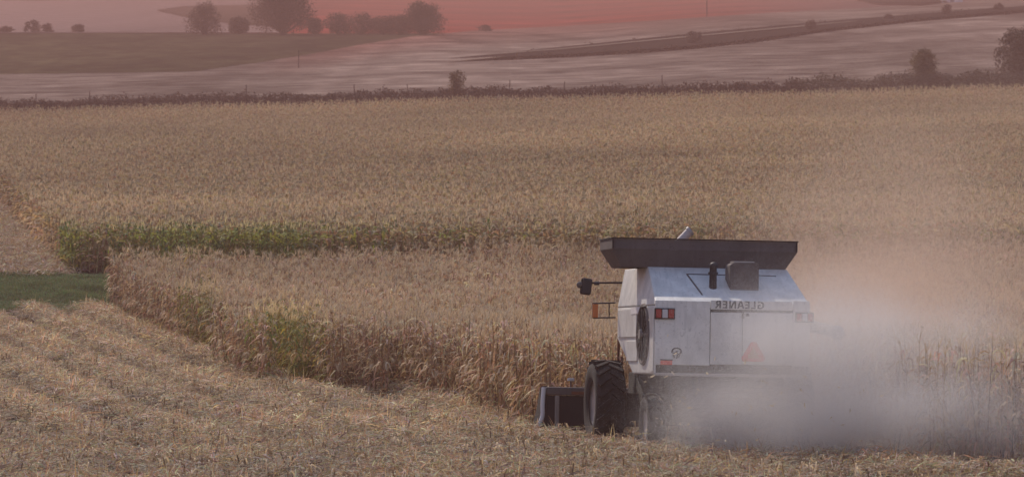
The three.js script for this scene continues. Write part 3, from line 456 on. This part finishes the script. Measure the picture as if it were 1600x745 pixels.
// grain tank: sloped hopper below, upright flared band above, open on top
function loft(rects, t) {   // rects: [halfwidth, zNear, zFar, y], outer skin then inner skin t inside
  const p = [], rings = [...rects, ...rects.slice().reverse().map(([w, a, b, y], i) => [w - t, a - t, b + t, y])], q = rings.map(([w, a, b, y]) => [[-w, y, a], [w, y, a], [w, y, b], [-w, y, b]]);
  for (let i = 0; i < q.length - 1; i++) for (let k = 0; k < 4; k++) { const A = q[i][k], B = q[i][(k + 1) % 4], C = q[i + 1][(k + 1) % 4], D = q[i + 1][k]; p.push(...A, ...B, ...C, ...A, ...C, ...D); }
  const g = new THREE.BufferGeometry(); g.setAttribute('position', new THREE.Float32BufferAttribute(p, 3)); g.computeVertexNormals(); return uvBox(g, 0.4);
}
const BZ = -1.45, BF = -2.8;
{
  const l = onRear(957, 371, BZ), r2 = onRear(1247, 381, BZ), mid = onRear(1100, 391.5, BZ), HWb = (r2[0] - l[0]) / 2, cx = (l[0] + r2[0]) / 2, yt = (l[1] + r2[1]) / 2 - 0.0;
  const tank = mp('grain_tank', loft([[HWb - 0.22, BZ - 0.14, BF + 0.14, 3.58], [HWb - 0.005, BZ - 0.005, BF + 0.005, mid[1]]], 0.02), darkSheet); tank.position.x = cx;
  const band = mp('tank_extension', loft([[HWb, BZ, BF, mid[1] + 0.002], [HWb, BZ, BF, yt]], 0.02), darkSheet); band.position.x = cx;
  const rim = mp('tank_rim', loft([[HWb + 0.015, BZ + 0.015, BF - 0.015, yt + 0.003], [HWb + 0.015, BZ + 0.015, BF - 0.015, yt + 0.028]], 0.05), blackSteel, band);
  for (const x of [-HWb + 0.02, HWb - 0.02]) mp('corner_post', box(0.03, yt - mid[1] - 0.02, 0.03, x, (yt + mid[1]) / 2, BZ + 0.012), blackSteel, band);
  const fl = new THREE.BoxGeometry(HWb * 2 - 0.8, 0.03, BZ - BF - 0.3); fl.translate(cx, 3.62, (BZ + BF) / 2); mp('tank_floor', fl, darkSheet);
  const a = onRear(1066, 371, BZ - 0.6), b = onRear(1079, 361, BZ - 0.6); bar(new THREE.Vector3(a[0] - 0.2, a[1] - 0.25, BZ - 0.6), new THREE.Vector3(b[0], b[1], BZ - 0.65), 0.085, std(0.55, 0.47, 0.45, 0.6, { map: dirtTex }), 'filling_auger', M, 14); const cap = mp('auger_cap', new THREE.CylinderGeometry(0.1, 0.1, 0.05, 14), galvanised); cap.position.set(b[0], b[1], BZ - 0.65); cap.rotation.z = -0.85;
}
// unloading auger folded along the right side
{ const e = onRear(1309, 520, -1.2); bar(new THREE.Vector3(e[0], e[1], -1.2), new THREE.Vector3(e[0] - 0.25, e[1] + 0.35, -5.2), 0.12, dusty, 'unloading_auger', M, 16); const el = mp('auger_spout', new THREE.SphereGeometry(0.15, 14, 10), dusty); el.position.set(e[0], e[1], -1.2); mp('auger_support', box(0.5, 0.05, 0.06, (e[0] + HW) / 2, e[1] + 0.02, -1.5), blackSteel); }
// cab in front of the tank
{ const c = mp('cab', uvBox(box(1.9, 1.75, 1.5, 0, 2.55, -5.0, 0.06)), paint); mp('cab_roof', uvBox(box(2.0, 0.16, 1.75, 0, 3.5, -5.05, 0.05)), paint, c); const gl = new THREE.MeshPhysicalMaterial({ color: 0x101416, roughness: 0.08 }); for (const s of [-1, 1]) mp('side_window', box(0.02, 1.1, 1.2, s * 0.955, 2.75, -5.0), gl, c); mp('rear_window', box(1.5, 0.7, 0.02, 0, 2.95, -4.24), gl, c); mp('windscreen', box(1.7, 1.3, 0.02, 0, 2.65, -5.76), gl, c); }
// mirror on its arm, amber lamp on a bracket
{
  const z = -4.6, a = onRear(925, 442, z), b = onRear(960, 440.5, z), c = onRear(916, 447.5, z), arm = bar(new THREE.Vector3(a[0], a[1], z), new THREE.Vector3(-0.95, b[1], z), 0.02, blackSteel, 'mirror_arm'); bar(new THREE.Vector3(a[0] + 0.05, a[1] - 0.005, z), new THREE.Vector3(a[0] + 0.15, a[1] - 0.005, z), 0.038, ink, 'arm_clamp', arm);
  const g = new RoundedBoxGeometry(0.23, 0.34, 0.1, 3, 0.05); g.rotateZ(-0.12); g.translate(c[0], c[1], z); const mm = mp('mirror', g, blackSteel); const g2 = new RoundedBoxGeometry(0.18, 0.28, 0.02, 2, 0.01); g2.rotateZ(-0.12); g2.translate(c[0], c[1], z + 0.05); mp('mirror_face', g2, ink, mm); mp('mirror_lamp', new THREE.SphereGeometry(0.07, 10, 8).translate(c[0] - 0.13, c[1] + 0.03, z), darkSheet, mm);
  const y = -4.05, P = (x, r) => { const q = onRear(x, r, y); return new THREE.Vector3(q[0], q[1], y); }, fr = bar(P(927, 474), P(962, 473), 0.016, ink, 'lamp_bracket'); bar(P(927, 496.5), P(962, 496), 0.016, ink, 'bracket_bar', fr); bar(P(927, 473), P(927, 497), 0.018, rust, 'bracket_bar', fr); bar(P(952, 473), P(952, 497), 0.012, ink, 'bracket_bar', fr);
  const l = P(930, 485.5); mp('marker_lamp', box(0.11, 0.27, 0.05, l.x, l.y, y + 0.02), amber);
}
// wheels
function wheel(name, x, y, z, R, W, lugs, label) {
  const w = new THREE.Group(); w.name = name; w.position.set(x, y, z); M.add(w);
  const pts = [[0.52, -0.40], [0.62, -0.47], [0.8, -0.5], [0.92, -0.47], [0.965, -0.36], [0.975, 0], [0.965, 0.36], [0.92, 0.47], [0.8, 0.5], [0.62, 0.47], [0.52, 0.40]].map(([r, t]) => new THREE.Vector2(r * R, t * W)), tyre = new THREE.LatheGeometry(pts, 48), gs = [tyre.toNonIndexed()];
  for (let k = 0; k < lugs; k++) for (const s of [-1, 1]) { const g = new THREE.BoxGeometry(W * 0.54, 0.075, 0.07); g.rotateY(s * 0.7); g.translate(s * W * 0.22, R * 0.985, 0); g.rotateX((k + (s > 0 ? 0.5 : 0)) * 2 * Math.PI / lugs); g.rotateZ(Math.PI / 2); gs.push(g.toNonIndexed()); }
  gs.forEach((g) => { for (const n of Object.keys(g.attributes)) if (!['position', 'normal', 'uv'].includes(n)) g.deleteAttribute(n); });
  const g = mergeGeometries(gs); g.rotateZ(Math.PI / 2); part('tyre', g, rubber, w);
  const rim = new THREE.LatheGeometry([[0.0, 0.12], [0.2, 0.14], [0.3, 0.05], [0.46, 0.06], [0.5, 0.3], [0.545, 0.42], [0.545, -0.42], [0.5, -0.3], [0.0, -0.28]].map(([r, t]) => new THREE.Vector2(r * R, -t * W)), 36); rim.rotateZ(Math.PI / 2); if (x > 0) rim.rotateY(Math.PI); part('rim', rim, galvanised, w);
  const dust = new THREE.LatheGeometry([[0.6, 0.478], [0.8, 0.508], [0.91, 0.478]].map(([r, t]) => new THREE.Vector2(r * R, -t * W)), 40); dust.rotateZ(Math.PI / 2); if (x > 0) dust.rotateY(Math.PI); part('sidewall', dust, dusty, w);
}
const FR = 0.84;
wheel('front_wheel', -1.9, FR + 0.06, -3.2, FR, 0.62, 22); wheel('front_wheel', 1.9, FR + 0.06, -3.2, FR, 0.62, 22);
wheel('rear_wheel', -1.42, 0.55, -0.65, 0.55, 0.36, 18); wheel('rear_wheel', 1.42, 0.55, -0.65, 0.55, 0.36, 18);
mp('front_axle', box(3.4, 0.34, 0.36, 0, 0.95, -3.2, 0.03), blackSteel); mp('rear_axle', box(2.5, 0.18, 0.2, 0, 0.6, -0.65, 0.02), blackSteel);
mp('axle_bracket', box(0.4, 0.9, 0.3, -0.9, 1.05, -0.65, 0.02), blackSteel); mp('axle_bracket', box(0.4, 0.9, 0.3, 0.9, 1.05, -0.65, 0.02), blackSteel);
mp('underbody', uvBox(box(2.5, 0.75, 3.6, 0, 1.17, -2.4, 0.05)), blackSteel);
{ const g = profile([[0.15, 1.2], [0.1, 1.5], [1.4, 1.5], [1.0, 0.95]], 1.3, 0.02); mp('straw_spreader', g, blackSteel); }
mp('feeder_house', uvBox(profile([[3.9, 1.9], [6.4, 1.1], [6.4, 0.5], [3.9, 0.9]], 1.1, 0.03)), darkSheet);
// maize header: back sheet, top beam, row snouts, end dividers with a pale swept edge
{
  const Z = -6.35, H2 = 2.55, h = mp('maize_header', uvBox(box(H2 * 2, 0.62, 0.12, 0, 0.72, Z, 0.02)), blackSteel);
  mp('top_beam', uvBox(box(H2 * 2 + 0.06, 0.17, 0.2, 0, 1.12, Z, 0.03)), darkSheet, h); mp('cross_auger', new THREE.CylinderGeometry(0.18, 0.18, H2 * 2 - 0.2, 14).rotateZ(Math.PI / 2).translate(0, 0.6, Z - 0.45), blackSteel, h);
  mp('beam_decal', box(0.3, 0.06, 0.012, -1.9, 1.09, Z + 0.108), rust, h); mp('header_lamp', box(0.14, 0.06, 0.08, -2.05, 1.36, Z), clearLens, h); mp('lamp_stalk', box(0.03, 0.14, 0.03, -2.05, 1.27, Z), ink, h);
  for (let k = 0; k < 5; k++) { const g = new THREE.ConeGeometry(0.26, 1.9, 10, 1); g.scale(1, 1, 0.6); g.rotateX(-Math.PI / 2 - 0.2); g.translate(-1.7 + k * 0.85, 0.55, Z - 1.6); mp('row_snout', g, galvanised, h); }
  for (const s of [-1, 1]) {
    const sh = new THREE.Shape(); sh.moveTo(0.0, 0.16); sh.lineTo(0.02, 1.2); sh.lineTo(0.12, 1.18); sh.quadraticCurveTo(0.5, 0.55, 1.5, 0.16); sh.lineTo(0.2, 0.12); sh.closePath();
    const g = new THREE.ExtrudeGeometry(sh, { depth: 0.12, bevelEnabled: true, bevelSize: 0.02, bevelThickness: 0.02, bevelSegments: 1 }); g.rotateY(Math.PI / 2); g.translate(s * (H2 + 0.05) - 0.06, 0, Z); const dv = mp('end_divider', uvBox(g), blackSteel, h);
    const pts = [[0.02, 1.2], [0.0, 0.85], [0.0, 0.6], [-0.06, 0.44], [-0.2, 0.24], [-0.38, 0.06]].map(([x, y]) => new THREE.Vector3(s * (H2 + 0.1) + (s < 0 ? x : -x), y, Z + 0.1)); h.add(Object.assign(new THREE.Mesh(new THREE.TubeGeometry(new THREE.CatmullRomCurve3(pts), 24, 0.046, 8), paleEdge), { name: 'divider_edge' }));
    mp('gatherer_strut', box(0.09, 0.85, 0.06, s * (H2 - 0.2), 0.6, Z + 0.12, 0.02), dusty, h);
  }
}

// ---------------------------------------------------------------- dust
function puffGeometry(seed, n, spread, size) {   // a loose puff of tiny motes
  const r = rng(seed), P = new Float32Array(n * 9), e = new THREE.Vector3(), f = new THREE.Vector3();
  for (let k = 0; k < n; k++) {
    const X = gauss(r) * spread, Y = gauss(r) * spread * 0.8, Z = gauss(r) * spread, s = size * (0.6 + 0.8 * r()); e.set(gauss(r), gauss(r), gauss(r)).normalize(); f.set(gauss(r), gauss(r), gauss(r)).cross(e).normalize();
    P.set([X, Y, Z, X + e.x * s, Y + e.y * s, Z + e.z * s, X + f.x * s, Y + f.y * s, Z + f.z * s], k * 9);
  }
  const g = new THREE.BufferGeometry(); g.setAttribute('position', new THREE.BufferAttribute(P, 3)); return g;
}
function dust(name, label, blobs, n, spread, size, mat, seed) {   // blobs: [weight, col, row, depth, sx, sy, sd]; gaussian spread in metres
  const r = rng(seed), total = blobs.reduce((a, b) => a + b[0], 0), spots = [];
  while (spots.length < n) {
    let pick = r() * total, b = blobs[0]; for (b of blobs) { pick -= b[0]; if (pick <= 0) break; }
    const [, c, row, d0, sx, sy, sd] = b, X = colX(c, d0) + gauss(r) * sx, Y = EYE - (row - HORIZON) * d0 / F + gauss(r) * sy, d = d0 + gauss(r) * sd;
    if (Y < height(X, d) + 0.05 || d < 74) continue;
    const turb = fbm(X * 0.8 + d * 0.2, Y * 1.0 + d * 0.15, seed, 4); if (r() > smooth(0.2, 0.55, turb)) continue;
    spots.push([X, Y, -d, r() * 6.28, 0.6 + 0.7 * r(), 0.6 + 0.7 * r(), [1, 1, 1], Math.floor(r() * 3)]);
  }
  const g = stuff(name, label, 'dust'); scatter(g, 'dust_motes', [0, 1, 2].map((k) => puffGeometry(seed + k, 40000, spread, size)), mat, spots);
}
const moteMat = new THREE.MeshPhysicalMaterial({ roughness: 1, transmission: 0.5, thickness: 0, side: THREE.DoubleSide, specularIntensity: 0 }); moteMat.color.setRGB(0.86, 0.83, 0.79);
const warmMote = moteMat.clone(); warmMote.color.setRGB(0.86, 0.68, 0.54);
dust('dust_plume', 'thick grey dust boiling up behind the harvester', [
  [2.1, 1135, 640, 78.2, 0.6, 0.35, 0.7], [2.4, 1230, 630, 78.0, 0.8, 0.45, 0.8], [2.4, 1340, 615, 78.0, 0.9, 0.6, 1.0], [1.7, 1440, 620, 78.0, 0.9, 0.6, 1.0], [0.9, 1540, 630, 75.4, 0.9, 0.6, 0.4], [1.2, 1380, 650, 77.4, 1.0, 0.3, 0.8], [1.8, 1225, 555, 77.8, 0.55, 0.35, 0.6], [1.3, 1290, 590, 77.6, 0.9, 0.4, 0.8], [0.9, 1450, 560, 79.5, 0.9, 0.5, 1.0], [0.6, 1540, 580, 77, 0.8, 0.6, 0.6], [0.9, 1330, 540, 78.4, 0.8, 0.4, 0.9],
], 315, 0.46, 0.003, moteMat, 801);
dust('drifting_dust', 'thin warm dust drifting over the maize right of the harvester', [
  [1.2, 1370, 470, 96, 1.2, 0.6, 4], [1.0, 1500, 450, 104, 2.0, 0.8, 5], [0.7, 1360, 340, 112, 1.2, 1.0, 5], [0.9, 1540, 310, 120, 2.2, 1.2, 6], [0.4, 1470, 200, 135, 2.4, 1.0, 8], [0.2, 1300, 480, 86, 0.4, 0.4, 1.5],
], 235, 0.95, 0.0035, warmMote, 803);

{ // bits of husk thrown out behind
  const r = rng(811), geos = [0, 1, 2].map((k) => { const t = new Strips(), q = rng(820 + k); t.leaf([0, 0, 0], q() * 6.28, q() - 0.5, 0.07 + 0.1 * q(), 0.03, 2 * q(), 3, LITTER[4], q() * 3); return t.build(); }), spots = [];
  while (spots.length < 170) { const c = 1180 + 190 * gauss(r), d = 77.5 + gauss(r), X = colX(c, d), Y = height(X, d) + Math.abs(gauss(r)) * 0.9; if (c > 1010) spots.push([X, Y + 0.1, -d, r() * 6.28, 0.6 + 0.6 * r(), 1, [1, 0.97, 0.93], Math.floor(r() * 3), r() * 6, r() * 6]); }
  scatter(stuff('flying_chaff', 'loose bits of husk flying in the dust behind the harvester', 'chaff'), 'husk_bits', geos, dryLeaf, spots);
}
renderer.render(scene, camera);
